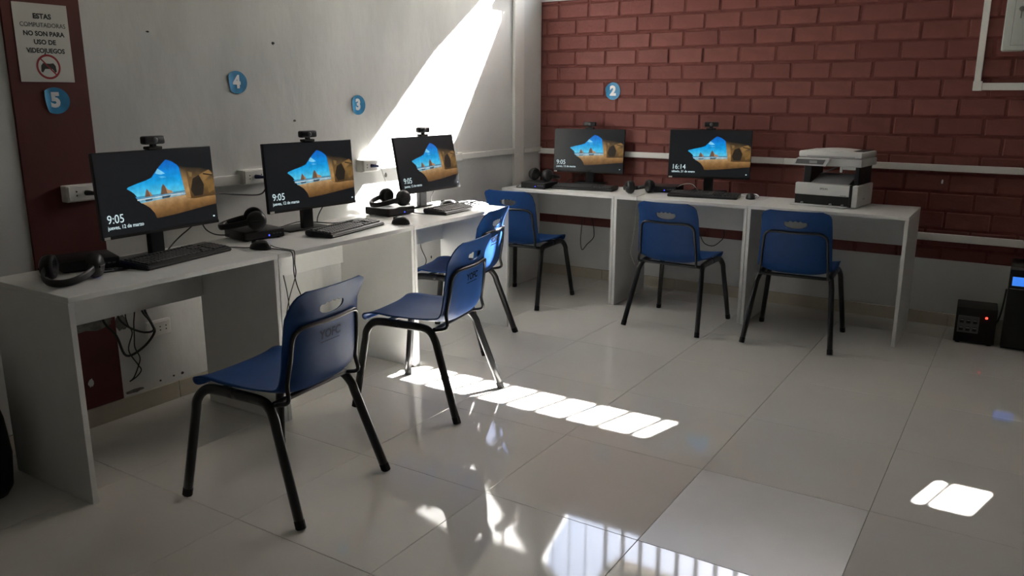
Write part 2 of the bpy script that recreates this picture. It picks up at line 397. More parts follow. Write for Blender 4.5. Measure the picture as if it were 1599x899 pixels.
# ------------------------------------------------------------------ chairs
def chair_profile():
    P = [(0, .225, .402), (0, .232, .418), (0, .215, .432), (0, .16, .438), (0, .06, .430), (0, -.05, .420), (0, -.12, .418), (0, -.168, .428), (0, -.195, .458), (0, -.208, .51), (0, -.216, .58), (0, -.224, .65), (0, -.236, .72), (0, -.256, .785)]
    return spline(P, 5)
PROF = chair_profile()
def arc_len(P):
    L = [0]
    for a, b in zip(P, P[1:]): L.append(L[-1] + (b - a).length)
    return L
ALEN = arc_len(PROF); TOT = ALEN[-1]
def half_w(s):
    t = s / TOT
    if t < .42: w = .198 + .012 * min(1, t / .3)
    else: w = .210 - .026 * (t - .42) / .58
    d = TOT - s
    R = .045
    if d < R: w = w - R + math.sqrt(max(0, R * R - (R - d) ** 2))
    R2 = .05
    if s < R2: w = w - R2 + math.sqrt(max(0, R2 * R2 - (R2 - s) ** 2)) * 1.0
    return w
def shell_pt(i, uu):
    p = PROF[i]; s = ALEN[i]; t = s / TOT; w = half_w(s)
    a = PROF[max(i - 1, 0)]; b = PROF[min(i + 1, len(PROF) - 1)]; tn = (b - a).normalized()
    nrm = Vector((0, -tn.z, tn.y))              # outward: down under the seat, backwards behind the back
    nrm = -nrm if nrm.z > 0 and t < .4 else nrm
    nn = Vector((0, tn.z * 1, -tn.y)) * 1.0
    nin = Vector((0, tn.z, -tn.y)) if tn.z > 0.5 else Vector((0, tn.z, -tn.y))
    curl = (.034 if t > .45 else .012 + .022 * max(0, (t - .2) / .25)) * (abs(uu) ** 3.2)
    if t > .88: curl *= 1 - .8 * (t - .88) / .12
    return Vector((uu * w, p.y, p.z)) + nin * curl, nin
def shell_part(i0, i1, th=.006, NU=20):
    bm = bmesh.new(); T = []; Bm = []
    for i in range(i0, i1 + 1):
        rt = []; rb = []
        for k in range(NU + 1):
            uu = -1 + 2 * k / NU
            q, n = shell_pt(i, uu); rt.append(bm.verts.new(q)); rb.append(bm.verts.new(q - n * th))
        T.append(rt); Bm.append(rb)
    n = len(T)
    for i in range(n - 1):
        for k in range(NU):
            bm.faces.new((T[i][k], T[i][k + 1], T[i + 1][k + 1], T[i + 1][k])); bm.faces.new((Bm[i][k], Bm[i + 1][k], Bm[i + 1][k + 1], Bm[i][k + 1]))
        for k in (0, NU): bm.faces.new((T[i][k], T[i + 1][k], Bm[i + 1][k], Bm[i][k]))
    for i in (0, n - 1):
        for k in range(NU): bm.faces.new((T[i][k], T[i][k + 1], Bm[i][k + 1], Bm[i][k]))
    bmesh.ops.remove_doubles(bm, verts=bm.verts[:], dist=1e-5)
    return bm
ISPLIT = min(range(len(PROF)), key=lambda i: abs(ALEN[i] - .455 * TOT))
def cut_hole(bm):
    me = bpy.data.meshes.new('backrest'); bmesh.ops.recalc_face_normals(bm, faces=bm.faces[:]); bm.to_mesh(me); bm.free()
    poly = []
    n = 28
    for k in range(n):
        a = 2 * PI * k / n; x = .062 * math.cos(a); z = .021 * math.sin(a)
        if math.sin(a) > 0: z = .014 + .0035 * math.cos(x / .062 * 4.5 * PI) - .010 * (abs(x) / .062) ** 4
        else: z = -.026 * abs(math.sin(a)) ** .8
        poly.append((x, .712 + z))
    cb = pr(poly, lambda a, b, d: (a, d, b), -.4, -.1); bmesh.ops.recalc_face_normals(cb, faces=cb.faces[:])
    cm = bpy.data.meshes.new('cut'); cb.to_mesh(cm); cb.free()
    oa = bpy.data.objects.new('a', me); ob = bpy.data.objects.new('b', cm); COL.objects.link(oa); COL.objects.link(ob)
    md = oa.modifiers.new('b', 'BOOLEAN'); md.operation = 'DIFFERENCE'; md.object = ob; md.solver = 'EXACT'
    dg = bpy.context.evaluated_depsgraph_get(); dg.update()
    out = bpy.data.meshes.new_from_object(oa.evaluated_get(dg)); out.name = 'backrest'
    bpy.data.objects.remove(oa); bpy.data.objects.remove(ob)
    return out
def back_surf(x, z):           # rear surface point at given height and lateral position
    i = min(range(ISPLIT, len(PROF)), key=lambda k: abs(PROF[k].z - z)); uu = max(-1, min(1, x / max(half_w(ALEN[i]), .05)))
    q, n = shell_pt(i, uu)
    return q - n * .006, n
def make_chair(label):
    t = thing('chair', label, 'chair', group='blue plastic chairs with black steel legs')
    obj('seat', shell_part(0, ISPLIT), 'blue', t, 'all')
    bk = objm('backrest', cut_hole(shell_part(ISPLIT, len(PROF) - 1)), 'blue', t, True)
    for s in (-1, 1):
        xs, xf = s * .19, s * .243
        def leg_path(F, K, bend):
            F, K = Vector(F), Vector(K)
            return [F, F.lerp(K, .3), F.lerp(K, .6), F.lerp(K, .9)] + spline([F.lerp(K, .9), K] + bend, 5)[1:]
        front = leg_path((xf, .262, 0), (s * .206, .208, .362), [(s * .197, .186, .394), (xs, .15, .406), (xs, .05, .406)])
        rear = leg_path((xf, -.262, 0), (s * .206, -.142, .352), [(s * .197, -.115, .386), (xs, -.07, .401), (xs, .05, .406)])
        for path in (front, rear):
            lg = obj('leg', tb(path, .0185, 8, .0150, up0=(s, 0, 0)), 'steel', t, 'all')
            p = path[0]; d = (path[1] - path[0]).normalized()
            obj('foot_cap', tb([p + Vector((0, 0, .001)), p + d * .03], 0.0194, 8, .0158, up0=(s, 0, 0)), 'rubber', lg, True)
    obj('crossbar', tb([(-.19, -.13, .398), (.19, -.13, .398)], .010, 10), 'steel', t, True)
    obj('crossbar', tb([(-.19, .12, .406), (.19, .12, .406)], .010, 10), 'steel', t, True)
    pts = []
    def bp(x, z, off=.005):
        q, n = back_surf(x, z); return q - n * off
    left = [Vector((-.19, -.135, .396)), Vector((-.188, -.19, .415)), bp(-.182, .47), bp(-.176, .55), bp(-.170, .615), bp(-.155, .648), bp(-.12, .66), bp(0, .664, .006)]
    right = [Vector((-p.x, p.y, p.z)) for p in left[:-1]][::-1]
    obj('back_frame', tb(spline(left + right, 5), .0075, 10), 'steel', t, 'all')
    # printed lettering on the rear of the backrest
    me = text_mesh('lettering', 'YOFC', .042, ext=.0, bold=.0014)
    q, n = back_surf(0, .60)
    bmx = bmesh.new(); bmx.from_mesh(me)
    v = [bmx.verts.new(c) for c in ((-.05, -.027, 0), (.05, -.027, 0), (.05, -.0235, 0), (-.05, -.0235, 0))]; bmx.faces.new(v)
    for vv in bmx.verts:
        x, z = -vv.co.x, vv.co.y     # seen from behind: mirror x
        i = min(range(ISPLIT, len(PROF) - 1), key=lambda k: abs(PROF[k].z - (.612 + z)))
        a, b = (PROF[i], PROF[i + 1]); fr = (.612 + z - a.z) / (b.z - a.z)
        yy = a.y + (b.y - a.y) * fr; w = half_w(ALEN[i]); curl = .034 * abs(x / w) ** 3.2
        vv.co = Vector((-x, yy - .0078 + curl, .612 + z))
    bmx.to_mesh(me); bmx.free()
    objm('lettering', me, 'navy_ink', bk)
    return t
CH_POS = [((1.126, -3.706), 186.0, 'nearest blue plastic chair in front of the leftmost desk'), ((1.02, -2.728), 190.0, 'second blue chair from the camera with dark print on its back'),
          ((.575, -1.883), 192.0, 'blue chair of the left row with a bright sun patch on its back'), ((.38, -.83), 91.4, 'blue chair pushed to the corner desk under the number 2 sticker'),
          ((1.516, -.835), 87.8, 'blue chair at the middle desk of the back row'), ((2.228, -.775), 93.5, 'blue chair in front of the printer desk')]
c0 = make_chair(CH_POS[0][2]); chairs = [c0] + [copy_tree(c0) for _ in range(5)]
for c, ((x, y), a, lab) in zip(chairs, CH_POS):
    c.location = (x, y, 0); c.rotation_euler = (0, 0, math.radians(a) - PI / 2); c['label'] = lab

for i in (3, 4, 5, 0):        # no print shows on the back row; on the nearest chair it is fainter
    for part in chairs[i].children:
        for sub in list(part.children):
            if sub.name.startswith('lettering'):
                if i: bpy.data.objects.remove(sub)
                else: sub.data = sub.data.copy(); sub.data.materials.clear(); sub.data.materials.append(MT['faint_ink'])
# ------------------------------------------------------------------ monitors
MW, MH = .54, .322
def lin(c): return tuple((x / 12.92 if x <= .04045 else ((x + .055) / 1.055) ** 2.4) for x in [v / 255 for v in c])
def picture(me_name, lit=1.0):
    bm = bmesh.new(); cl = bm.loops.layers.float_color.new('pix'); W, Hh = MW - .008, MH - .018; zoff = [0.0]
    def P(s, t): return ((s - .5) * W, (.5 - t) * Hh)
    def poly(pts, cols):
        zoff[0] += .00015
        vs = [bm.verts.new((*P(s, t), zoff[0])) for s, t in pts]; fc = bm.faces.new(vs)
        for i, l in enumerate(fc.loops):
            c = cols[i] if isinstance(cols[0], (list, tuple)) else cols
            l[cl] = (*lin(c), 1)
    dark = (20, 22, 24)
    poly([(0, 1), (1, 1), (1, 0), (0, 0)], dark)
    # sky seen through a cave mouth, fan of vertex colours
    top, mid, low = (6, 92, 190), (10, 150, 222), (96, 198, 226)
    sky = [(.22, .44), (.30, .40), (.38, .37), (.44, .34), (.48, .265), (.535, .18), (.58, .122), (.63, .15), (.68, .21), (.715, .33), (.735, .45), (.73, .58), (.60, .58), (.45, .58), (.31, .58), (.275, .50)]
    def skc(t): 
        k = min(1, max(0, (t - .12) / .24)); k2 = min(1, max(0, (t - .36) / .2))
        a = [top[i] + (mid[i] - top[i]) * k for i in range(3)]; return tuple(a[i] + (low[i] - a[i]) * k2 for i in range(3))
    zoff[0] += .00015
    for rows in [(.125, .2), (.2, .3), (.3, .37), (.37, .45), (.45, .58)]:
        def span(t):
            xs = []
            n = len(sky)
            for i in range(n):
                (s0, t0), (s1, t1) = sky[i], sky[(i + 1) % n]
                if (t0 - t) * (t1 - t) <= 0 and t0 != t1: xs.append(s0 + (s1 - s0) * (t - t0) / (t1 - t0))
            return (min(xs), max(xs)) if xs else (.575, .575)
        t0, t1 = rows; a0, b0 = span(t0 + .001); a1, b1 = span(t1 - .001); steps = 4
        for k in range(steps):
            ta, tb_ = t0 + (t1 - t0) * k / steps, t0 + (t1 - t0) * (k + 1) / steps
            aa, ba = span(ta + .0005); ab, bb_ = span(tb_ - .0005)
            vs = [bm.verts.new((*P(s, t), zoff[0])) for s, t in ((ab, tb_), (bb_, tb_), (ba, ta), (aa, ta))]
            try: fc = bm.faces.new(vs)
            except Exception: continue
            for l, t in zip(fc.loops, (tb_, tb_, ta, ta)): l[cl] = (*lin(skc(t)), 1)
    poly([(.475, .29), (.50, .23), (.53, .26), (.56, .30), (.52, .31)], (120, 196, 232)); poly([(.50, .33), (.55, .335), (.57, .35), (.52, .352)], (90, 180, 228))
    poly([(.285, .56), (.735, .545), (.73, .60), (.33, .645)], [(44, 128, 172), (60, 120, 150), (150, 180, 190), (120, 180, 200)])
    poly([(.30, .595), (.70, .575), (.70, .585), (.30, .61)], (200, 216, 220))
    poly([(.365, .575), (.378, .50), (.388, .47), (.40, .50), (.42, .53), (.43, .57)], (110, 84, 66)); poly([(.40, .50), (.42, .53), (.43, .57), (.41, .57)], (168, 130, 100))
    poly([(.50, .565), (.515, .47), (.53, .43), (.545, .46), (.565, .51), (.60, .53), (.61, .56)], (104, 80, 62)); poly([(.545, .46), (.565, .51), (.60, .53), (.61, .56), (.56, .562)], (170, 132, 98))
    poly([(.36, .605), (.43, .60), (.42, .625), (.37, .63)], (58, 80, 96)); poly([(.51, .59), (.59, .585), (.57, .615), (.51, .62)], (58, 78, 92))
    def strips(lo, hi, cols, n=10):       # smooth vertical colour blend between two edge lines
        zoff[0] += .00015
        ev = lambda L, k: [L[0][j] + 0 for j in range(2)] if k <= 0 else None
        def at(L, k):
            x = k * (len(L) - 1); i = min(int(x), len(L) - 2); g = x - i
            return tuple(L[i][j] + (L[i + 1][j] - L[i][j]) * g for j in range(2))
        m = 4
        for k in range(n):
            for j in range(m):
                q = []
                for kk, jj in ((k, j + 1), (k + 1, j + 1), (k + 1, j), (k, j)):
                    A_, B_ = at(hi, kk / n), at(lo, kk / n); g = jj / m
                    pos = tuple(A_[d] + (B_[d] - A_[d]) * g for d in range(2)); x = g * (len(cols) - 1); i = min(int(x), len(cols) - 2); gg = x - i
                    q.append((pos, tuple(cols[i][d] + (cols[i + 1][d] - cols[i][d]) * gg for d in range(3))))
                fc = bm.faces.new([bm.verts.new((*P(*p), zoff[0])) for p, _ in q])
                for l, (_, c) in zip(fc.loops, q): l[cl] = (*lin(c), 1)
    strips([(.44, .86), (.60, .845), (.80, .81), (1, .775)], [(.325, .645), (.45, .63), (.62, .61), (1, .60)], [(176, 146, 108), (150, 114, 72), (122, 88, 50), (92, 66, 38)])
    poly([(.30, .63), (.345, .655), (.395, .715), (.43, .79), (.445, .87), (.40, .88), (.28, .75)], dark)
    strips([(.725, .65), (.80, .67), (.90, .66), (1, .66)], [(.685, .215), (.76, .245), (.88, .265), (1, .33)], [(44, 38, 30), (88, 70, 46), (120, 90, 52), (96, 72, 42), (74, 54, 30)])
    strips([(.725, .65), (.745, .65), (.765, .655)], [(.69, .23), (.72, .26), (.745, .28)], [(60, 50, 38), (150, 118, 76), (172, 136, 88), (150, 112, 66)], 4)
    for pg, c in (([(.80, .40), (.86, .36), (.90, .50), (.88, .63), (.80, .64), (.77, .55)], (38, 32, 25)), ([(.86, .36), (.96, .30), (.99, .36), (.93, .42), (.89, .46)], (128, 98, 58)), ([(.76, .30), (.80, .32), (.79, .38), (.77, .37)], (120, 96, 60)), ([(.92, .46), (.98, .42), (.99, .58), (.94, .62)], (118, 90, 50)), ([(.90, .34), (.99, .375), (.98, .385), (.90, .36)], (34, 28, 22))):
        poly(pg, c)
    poly([(.0, .0), (1, 0), (1, .33), (.92, .275), (.80, .262), (.72, .235), (.68, .195), (.62, .14), (.575, .122), (.575, .10)], dark) if False else None
    me = bpy.data.meshes.new(me_name)
    for vert in bm.verts: vert.co = Vector((vert.co.x, -vert.co.z, vert.co.y))
    bm.normal_update()
    for fc in bm.faces:
        if fc.normal.y > 0: fc.normal_flip()
    bm.to_mesh(me); bm.free(); me.materials.append(MT['screen']); return me
PIC = picture('screen')
MT['screen_text'] = mat('screen_text', (.02, .02, .02), .4, emit=(.62, .78, .82), estr=.38, var=.01)
def make_monitor(label, c, yaw, tilt, clock, date, group='black desktop monitors'):
    # local: screen faces -Y; empty stands on the desk
    az = math.radians(yaw) + PI / 2
    n = Vector((math.cos(math.radians(yaw)), math.sin(math.radians(yaw)), 0))
    foot = Vector((c[0], c[1], .75)) - n * .055
    t = thing('monitor', label, 'monitor', foot, az, group)
    zc = c[2] - .75
    TM = Matrix.Translation((0, -.055, zc)) @ Matrix.Rotation(-math.radians(tilt), 4, 'X')
    hb = bx(-MW / 2, MW / 2, 0, .016, -MH / 2, MH / 2, bev=.002)
    box(hb, -.16, .16, .016, .04, -.12, .06, bev=.008, seg=2)
    bmesh.ops.transform(hb, matrix=TM, verts=hb.verts[:]); h = obj('housing', hb, 'black', t, True)
    s = objm('screen', PIC, None, h); s.matrix_local = TM @ Matrix.Translation((0, -.0006, .004))
    ch = bx(-MW / 2, MW / 2, -.0012, .002, -MH / 2, -MH / 2 + .011); bmesh.ops.transform(ch, matrix=TM, verts=ch.verts[:]); obj('chin_strip', ch, 'black_matte', h)
    bd = bx(-MW / 2 + .006, -MW / 2 + .03, -.0022, -.001, -MH / 2 + .001, -MH / 2 + .011); bmesh.ops.transform(bd, matrix=TM, verts=bd.verts[:]); obj('badge', bd, 'pvc', h)
    for (txt, sz, zz, bo) in ((clock, .046, -.088, .0), (date, .0205, -.118, .0002)):
        me = text_mesh('clock_text', txt, sz, 'LEFT', 0.0, bo, .92); me.transform(TM @ Matrix.Translation((-MW / 2 + .024, -.0045, zz)) @ RX); objm('clock_text', me, 'screen_text', h)
    dot = bx(MW / 2 - .03, MW / 2 - .022, -.0055, -.005, -MH / 2 + .028, -MH / 2 + .034); bmesh.ops.transform(dot, matrix=TM, verts=dot.verts[:]); obj('screen_icon', dot, 'screen_text', h)
    nb_ = bx(-.032, .032, -.012, .016, .008, zc - .06, bev=.003); obj('neck', nb_, 'black', t, True)
    obj('hinge', bx(-.03, .03, -.022, .012, zc - .09, zc + .02, bev=.004), 'black', t, True)
    obj('base', bx(-.12, .12, -.014, .14, 0, .010, bev=.004, seg=2), 'black', t, True)
    topc = TM @ Vector((0, .008, MH / 2))
    return t, t.location + Matrix.Rotation(az, 3, 'Z') @ topc, az
MON = [((.411, -3.641, 1.033), 3.3, 2.6, '9:05', 'jueves, 12 de marzo', 'leftmost black monitor with picture of a beach cave, beside the red wall band'),
       ((.356, -2.778, 1.022), -4.0, 3.1, '9:05', 'jueves, 12 de marzo', 'second black monitor of the left row below the number 4 sticker'),
       ((.312, -1.812, 1.011), -.9, 10.5, '9:05', 'jueves, 12 de marzo', 'third black monitor of the left row, tilted back in the sunlit area'),
       ((.503, -.137, .999), -78.7, 5.6, '9:05', 'jueves, 12 de marzo', 'black monitor on the corner desk below the number 2 sticker'),
       ((1.467, -.241, 1.018), -74.3, 4.6, '16:14', 'sábado, 21 de enero', 'black monitor on the middle back desk with clock reading 16:14')]
def make_webcam(label, p, az):
    t = thing('webcam', label, 'webcam', p, az, 'webcams on top of monitors')
    obj('clip', bx(-.032, .032, -.016, .02, .0, .012, bev=.003), 'black_matte', t, True)
    obj('joint', bx(-.012, .012, -.008, .008, .01, .024, bev=.003), 'black_matte', t, True)
    b = obj('body', bx(-.047, .047, -.018, .016, .02, .052, bev=.008, seg=3), 'black', t, True)
    obj('lens', lt([(0, .004), (.006, .004), (.009, .002), (.011, 0), (.011, -.004)], 16, Matrix.Translation((0, -.019, .036)) @ RX), 'pr_grey', b, True)
    return t
wl_ = ['webcam on the leftmost monitor near the red wall band', 'webcam on the second monitor of the left row', 'webcam on the third monitor of the left row', 'webcam on the corner desk monitor', 'webcam on the monitor showing 16:14']
for m_, wlab in zip(MON, wl_):
    t, tp, az = make_monitor(m_[5], *m_[:5]); make_webcam(wlab, tp, az)

# ------------------------------------------------------------------ keyboards, mice
def make_keyboard(label):
    t = thing('keyboard', label, 'keyboard', group='black keyboards')
    L, D = .455, .16     # local: front edge along x at y=0, back at y=D
    b = pr([(0, 0), (0, .012), (.012, .019), (D - .01, .03), (D, .026), (D, .008), (D * .9, 0)], lambda a, b, d: (d, a, b), 0, L)
    bmesh.ops.bevel(b, geom=[e for e in b.edges], offset=.004, segments=2, affect='EDGES')
    obj('body', b, 'black', t, True)
    kb = bmesh.new(); rows = [(.018, [1.25, 1.25, 1.25, 6.25, 1.25, 1.25, 1.25, 1.25]), (.037, None), (.056, None), (.075, None), (.094, None), (.122, None)]
    for ry, lay in rows:
        x = .012
        widths = lay if lay else [1] * 15
        tot = sum(widths)
        for w in widths:
            ww = w * .282 / tot
            z = .019 + (ry - .012) * .011 / .138
            box(kb, x + .001, x + ww - .001, ry, ry + .0165, z, z + .006, bev=.0015); x += ww
        for k in range(3):
            if ry in (.037,) and k != 1: continue
            if ry == .056: continue
            z = .019 + (ry - .012) * .011 / .138
            box(kb, .303 + k * .0185, .303 + k * .0185 + .0165, ry, ry + .0165, z, z + .006, bev=.0015)
        for k in range(4):
            if ry == .122: continue
            z = .019 + (ry - .012) * .011 / .138
            box(kb, .367 + k * .0188, .367 + k * .0188 + .0168, ry, ry + .0165, z, z + .006, bev=.0015)
    o = obj('keys', kb, 'key', t); o['kind'] = 'stuff'
    return t
KB = [((.529, -3.80), (.451, -3.35), 'black keyboard in front of the leftmost monitor'), ((.60, -2.90), (.522, -2.44), 'black keyboard in front of the second left row monitor'), ((.592, -2.016), (.574, -1.556), 'keyboard glinting in sunlight on the third left row desk'),
      ((.418, -.55), (.87, -.49), 'black keyboard on the corner desk'), ((1.284, -.51), (1.74, -.448), 'black keyboard on the middle back desk')]
k0 = make_keyboard(KB[0][2])
for i, (a, b, lab) in enumerate(KB):
    o = k0 if i == 0 else copy_tree(k0)
    o['label'] = lab; o.location = (a[0], a[1], .75); o.rotation_euler = (0, 0, math.atan2(b[1] - a[1], b[0] - a[0]))
def make_mouse(label):
    t = thing('mouse', label, 'mouse', group='black computer mice')
    bm = bmesh.new(); n = 18; rings = []
    for j in range(9):
        ph = PI / 2 * j / 8
        row = []
        for k in range(n):
            a = 2 * PI * k / n; rr = math.cos(ph) ** .75 if j < 8 else 0
            x = .031 * rr * math.cos(a); y = .054 * rr * math.sin(a); z = .036 * math.sin(ph) * (1 - .18 * (y / .054)) + .002
            row.append(bm.verts.new((x, y, z)))
        rings.append(row)
    for A, B in zip(rings, rings[1:]):
        for k in range(n): bm.faces.new((A[k], A[(k + 1) % n], B[(k + 1) % n], B[k]))
    bm.faces.new(rings[0][::-1]); bmesh.ops.remove_doubles(bm, verts=bm.verts[:], dist=1e-5)
    obj('body', bm, 'black', t, 'all')
    obj('scroll_wheel', lt([(0, -.003), (.007, -.003), (.008, 0), (.007, .003), (0, .003)], 12, Matrix.Translation((0, .026, .030)) @ Matrix.Rotation(PI / 2, 4, 'Y')), 'rubber', t, True)
    obj('button_seam', bx(-.0006, .0006, .008, .046, .02, .0335), 'rubber', t)
    return t
MS = [((.525, -3.262), 100, 'black mouse between the first and second left row keyboards'), ((.575, -2.385), 95, 'black mouse at the end of the second left row keyboard'), ((.36, -1.69), 110, 'black mouse behind the sunlit keyboard'), ((1.79, -.34), 20, 'black mouse beside the white cord on the middle back desk')]
m0 = make_mouse(MS[0][2])
for i, (p, a, lab) in enumerate(MS):
    o = m0 if i == 0 else copy_tree(m0)
    o['label'] = lab; o.location = (*p, .75); o.rotation_euler = (0, 0, math.radians(a))

# ------------------------------------------------------------------ mini PCs and headphones
def make_pc(label):
    t = thing('mini_computer', label, 'computer', group='small black desktop computers')
    # local: front faces -Y, width along X
    obj('case', bx(-.102, .102, -.093, .093, .004, .045, bev=.005, seg=2), 'black', t, True)
    fr = obj('front_panel', bx(-.099, .099, -.0955, -.092, .007, .042, bev=.002), 'black_matte', t)
    obj('power_light', lt([(0, .0015), (.0035, .001), (.004, 0)], 10, Matrix.Translation((.02, -.0955, .018)) @ RX), 'led_blue', fr)
    for x in (.045, .062, .079): obj('port', bx(x - .006, x + .006, -.0962, -.0955, .022, .027), 'pr_grey', fr)
    for x in (-.08, .08):
        for y in (-.07, .07): obj('foot', lt([(0, 0), (.008, 0), (.008, .005), (0, .005)], 10, Matrix.Translation((x, y, 0))), 'rubber', t)
    return t
PC = [((.255, -3.885), 72, 'small black computer at the near end of the leftmost desk, behind headphones'), ((.262, -3.07), 80, 'small black computer under headphones on the second left row desk'), ((.29, -2.14), 86, 'small black computer under headphones on the sunlit desk'), ((.308, -.52), 0, 'small black computer under headphones on the corner desk'), ((1.165, -.24), 5, 'small black computer behind headphones on the middle back desk')]
p0 = make_pc(PC[0][2])
for i, (p, a, lab) in enumerate(PC):
    o = p0 if i == 0 else copy_tree(p0)
    o['label'] = lab; o.location = (*p, .75); o.rotation_euler = (0, 0, math.radians(a))
def make_headphones(label):
    t = thing('headphones', label, 'headphones', group='black over-ear headphones')
    pts = []
    for k in range(25):
        a = PI * k / 24; pts.append((-.082 * math.cos(a), .155 * math.sin(a) ** .8 + .0, .047 - .030 * math.sin(a)))
    hb = obj('headband', tb(pts, .006, 10, .014, up0=(0, 0, 1)), 'black', t, 'all')
    obj('head_pad', tb([Vector(p) + Vector((0, -.008, .0)) for p in pts[7:18]], .008, 10, .0125, up0=(0, 0, 1)), 'pad', hb, 'all')
    for s in (-1, 1):
        R = Matrix.Translation((s * .082, -.004, .047)) @ Matrix.Rotation(s * PI / 2, 4, 'Y')
        cup = obj('ear_cup', lt([(0, .022), (.026, .021), (.038, .014), (.043, .004), (.044, -.006), (.0, -.006)], 28, R), 'black', t, True)
        obj('ear_cushion', lt([(.044, -.006), (.0455, -.014), (.042, -.023), (.034, -.027), (.026, -.023), (.022, -.014), (.0, -.012)], 28, R), 'pad', cup, 'all')
        obj('yoke', tb(spline([(s * .099, .03, .047), (s * .104, .0, .047), (s * .104, -.012, .047)], 4), .005, 8), 'black_matte', t, True)
    return t
HP = [((.42, -4.03), .75, -135, 'black headphones lying at the near end of the leftmost desk'), ((.285, -3.085), .795, 145, 'black headphones on the small computer of the second left row desk'), ((.29, -2.10), .795, 170, 'black headphones on the small computer of the sunlit desk'), ((.31, -.50), .795, -20, 'black headphones on the small computer of the corner desk'), ((1.06, -.45), .75, 52, 'black headphones lying on the middle back desk')]
h0 = make_headphones(HP[0][3])
for i, (p, z, a, lab) in enumerate(HP):
    o = h0 if i == 0 else copy_tree(h0)
    o['label'] = lab; o.location = (*p, z); o.rotation_euler = (0, 0, math.radians(a))

# ------------------------------------------------------------------ printer
t = thing('printer', 'white and black printer with raised scanner on the right desk', 'printer', (2.29, -.32, .75), math.radians(-6))
W2, D2 = .185, .165     # half width, half depth; front faces -Y
b = bx(-W2, W2, -D2 + .03, D2, .004, .128, bev=.006, seg=2); obj('lower_body', b, 'pr_white', t, True)
fb = obj('front_band', bx(-W2 + .002, W2 - .045, -D2 + .012, -D2 + .05, .066, .137, bev=.004), 'pr_white', t, True)
obj('front_recess', bx(-W2 + .004, W2 - .034, -D2 + .018, -D2 + .05, .008, .066), 'black_matte', t)
obj('dark_strip', bx(W2 - .046, W2 - .030, -D2 + .012, -D2 + .05, .006, .137, bev=.002), 'black', t)
obj('ink_tank_panel', bx(W2 - .031, W2 + .002, -D2 + .014, D2 - .01, .006, .135, bev=.004), 'pr_white', t, True)
obj('paper_tray', bx(-W2 - .01, W2 - .05, -D2 - .03, -D2 + .03, .001, .010, bev=.003), 'pr_white', t, True)
for x in (-.14, .03, .10): obj('tray_guide', bx(x, x + .012, -D2 + .0, -D2 + .02, .010, .022, bev=.002), 'pr_mid', t)
me = text_mesh('brand_lettering', 'EPSON', .015, ext=.0003, bold=.0003); me.transform(Matrix.Translation((-.01, -D2 + .0114, .106)) @ RX); objm('brand_lettering', me, 'pr_grey', fb)
me = text_mesh('model_lettering', 'EcoTank', .010, ext=.0003); me.transform(Matrix.Translation((.105, -D2 + .0114, .073)) @ RX); objm('model_lettering', me, 'ink', fb)
me = text_mesh('side_lettering', 'EcoTank', .013, ext=.0003); me.transform(Matrix.Translation((W2 + .0022, -.02, .05)) @ ON_LEFT); objm('side_lettering', me, 'pr_mid', t)
obj('inner_deck', bx(-W2 + .006, W2 - .006, -D2 + .05, D2 - .004, .12, .133), 'black_matte', t)
tr = pr([(-D2 + .05, .134), (-D2 + .05, .138), (.06, .185), (.06, .181)], lambda a, b, d: (d, a, b), -.10, .12); obj('output_tray', tr, 'pr_mid', t)
obj('left_support', bx(-W2 + .02, -W2 + .065, -.07, .15, .13, .245, bev=.004), 'black', t, True)
obj('right_support', bx(W2 - .04, W2 - .012, -.10, .15, .13, .245, bev=.004), 'black', t, True)
obj('prop_arm', tb([(-.08, -.02, .185), (.03, -.04, .236)], .004, 6), 'pr_grey', t)
obj('latch', bx(.06, .15, -.10, -.05, .222, .245, bev=.004), 'pr_white', t); obj('latch_hook', bx(.058, .072, -.105, -.09, .205, .24, bev=.003), 'pr_white', t)
obj('scanner', bx(-W2, W2 + .008, -D2 + .02, D2, .243, .29, bev=.006, seg=2), 'pr_white', t, True)
cp = pr([(-W2 - .012, .243), (-.005, .243), (.015, .285), (-W2 + .004, .285)], lambda a, b, d: (a, d, b), -D2 - .012, -D2 + .03); obj('control_housing', cp, 'pr_white', t)
cpn = pr([(-W2 + .0, .252), (-.02, .252), (-.006, .281), (-W2 + .010, .281)], lambda a, b, d: (a, d, b), -D2 - .0145, -D2 - .011); pn = obj('control_panel', cpn, 'pr_grey', t)
obj('display', bx(-.10, -.055, -D2 - .0155, -D2 - .014, .258, .274), 'pr_mid', pn)
lid = obj('scanner_lid', bx(-W2 + .004, W2 + .004, -D2 + .022, D2 - .002, .292, .328, bev=.008, seg=2), 'pr_white', t, True)
obj('lid_seam', bx(-.13, .15, -D2 + .0215, -D2 + .023, .296, .302), 'pr_mid', lid)
obj('feeder_slot', bx(.06, W2 - .01, -.06, .14, .327, .3305), 'black_matte', lid)
sh = bmesh.new(); n = 10
for k in range(n):
    x0, x1 = -.16 + .29 * k / n, -.16 + .29 * (k + 1) / n
    z0, z1 = [.3285 + .009 * math.sin(PI * (x + .16) / .29) for x in (x0, x1)]
    q = [(x0, -.13), (x1, -.13), (x1, .13), (x0, .13)]; zz = [z0, z1, z1, z0]
    A = [sh.verts.new((x, y, z)) for (x, y), z in zip(q, zz)]; B = [sh.verts.new((x, y, .3275)) for (x, y) in q]
    sh.faces.new(A); sh.faces.new(B[::-1])
    for j in range(4): sh.faces.new((A[j], A[(j + 1) % 4], B[(j + 1) % 4], B[j]))
obj('lid_cover', sh, 'pr_white', lid)

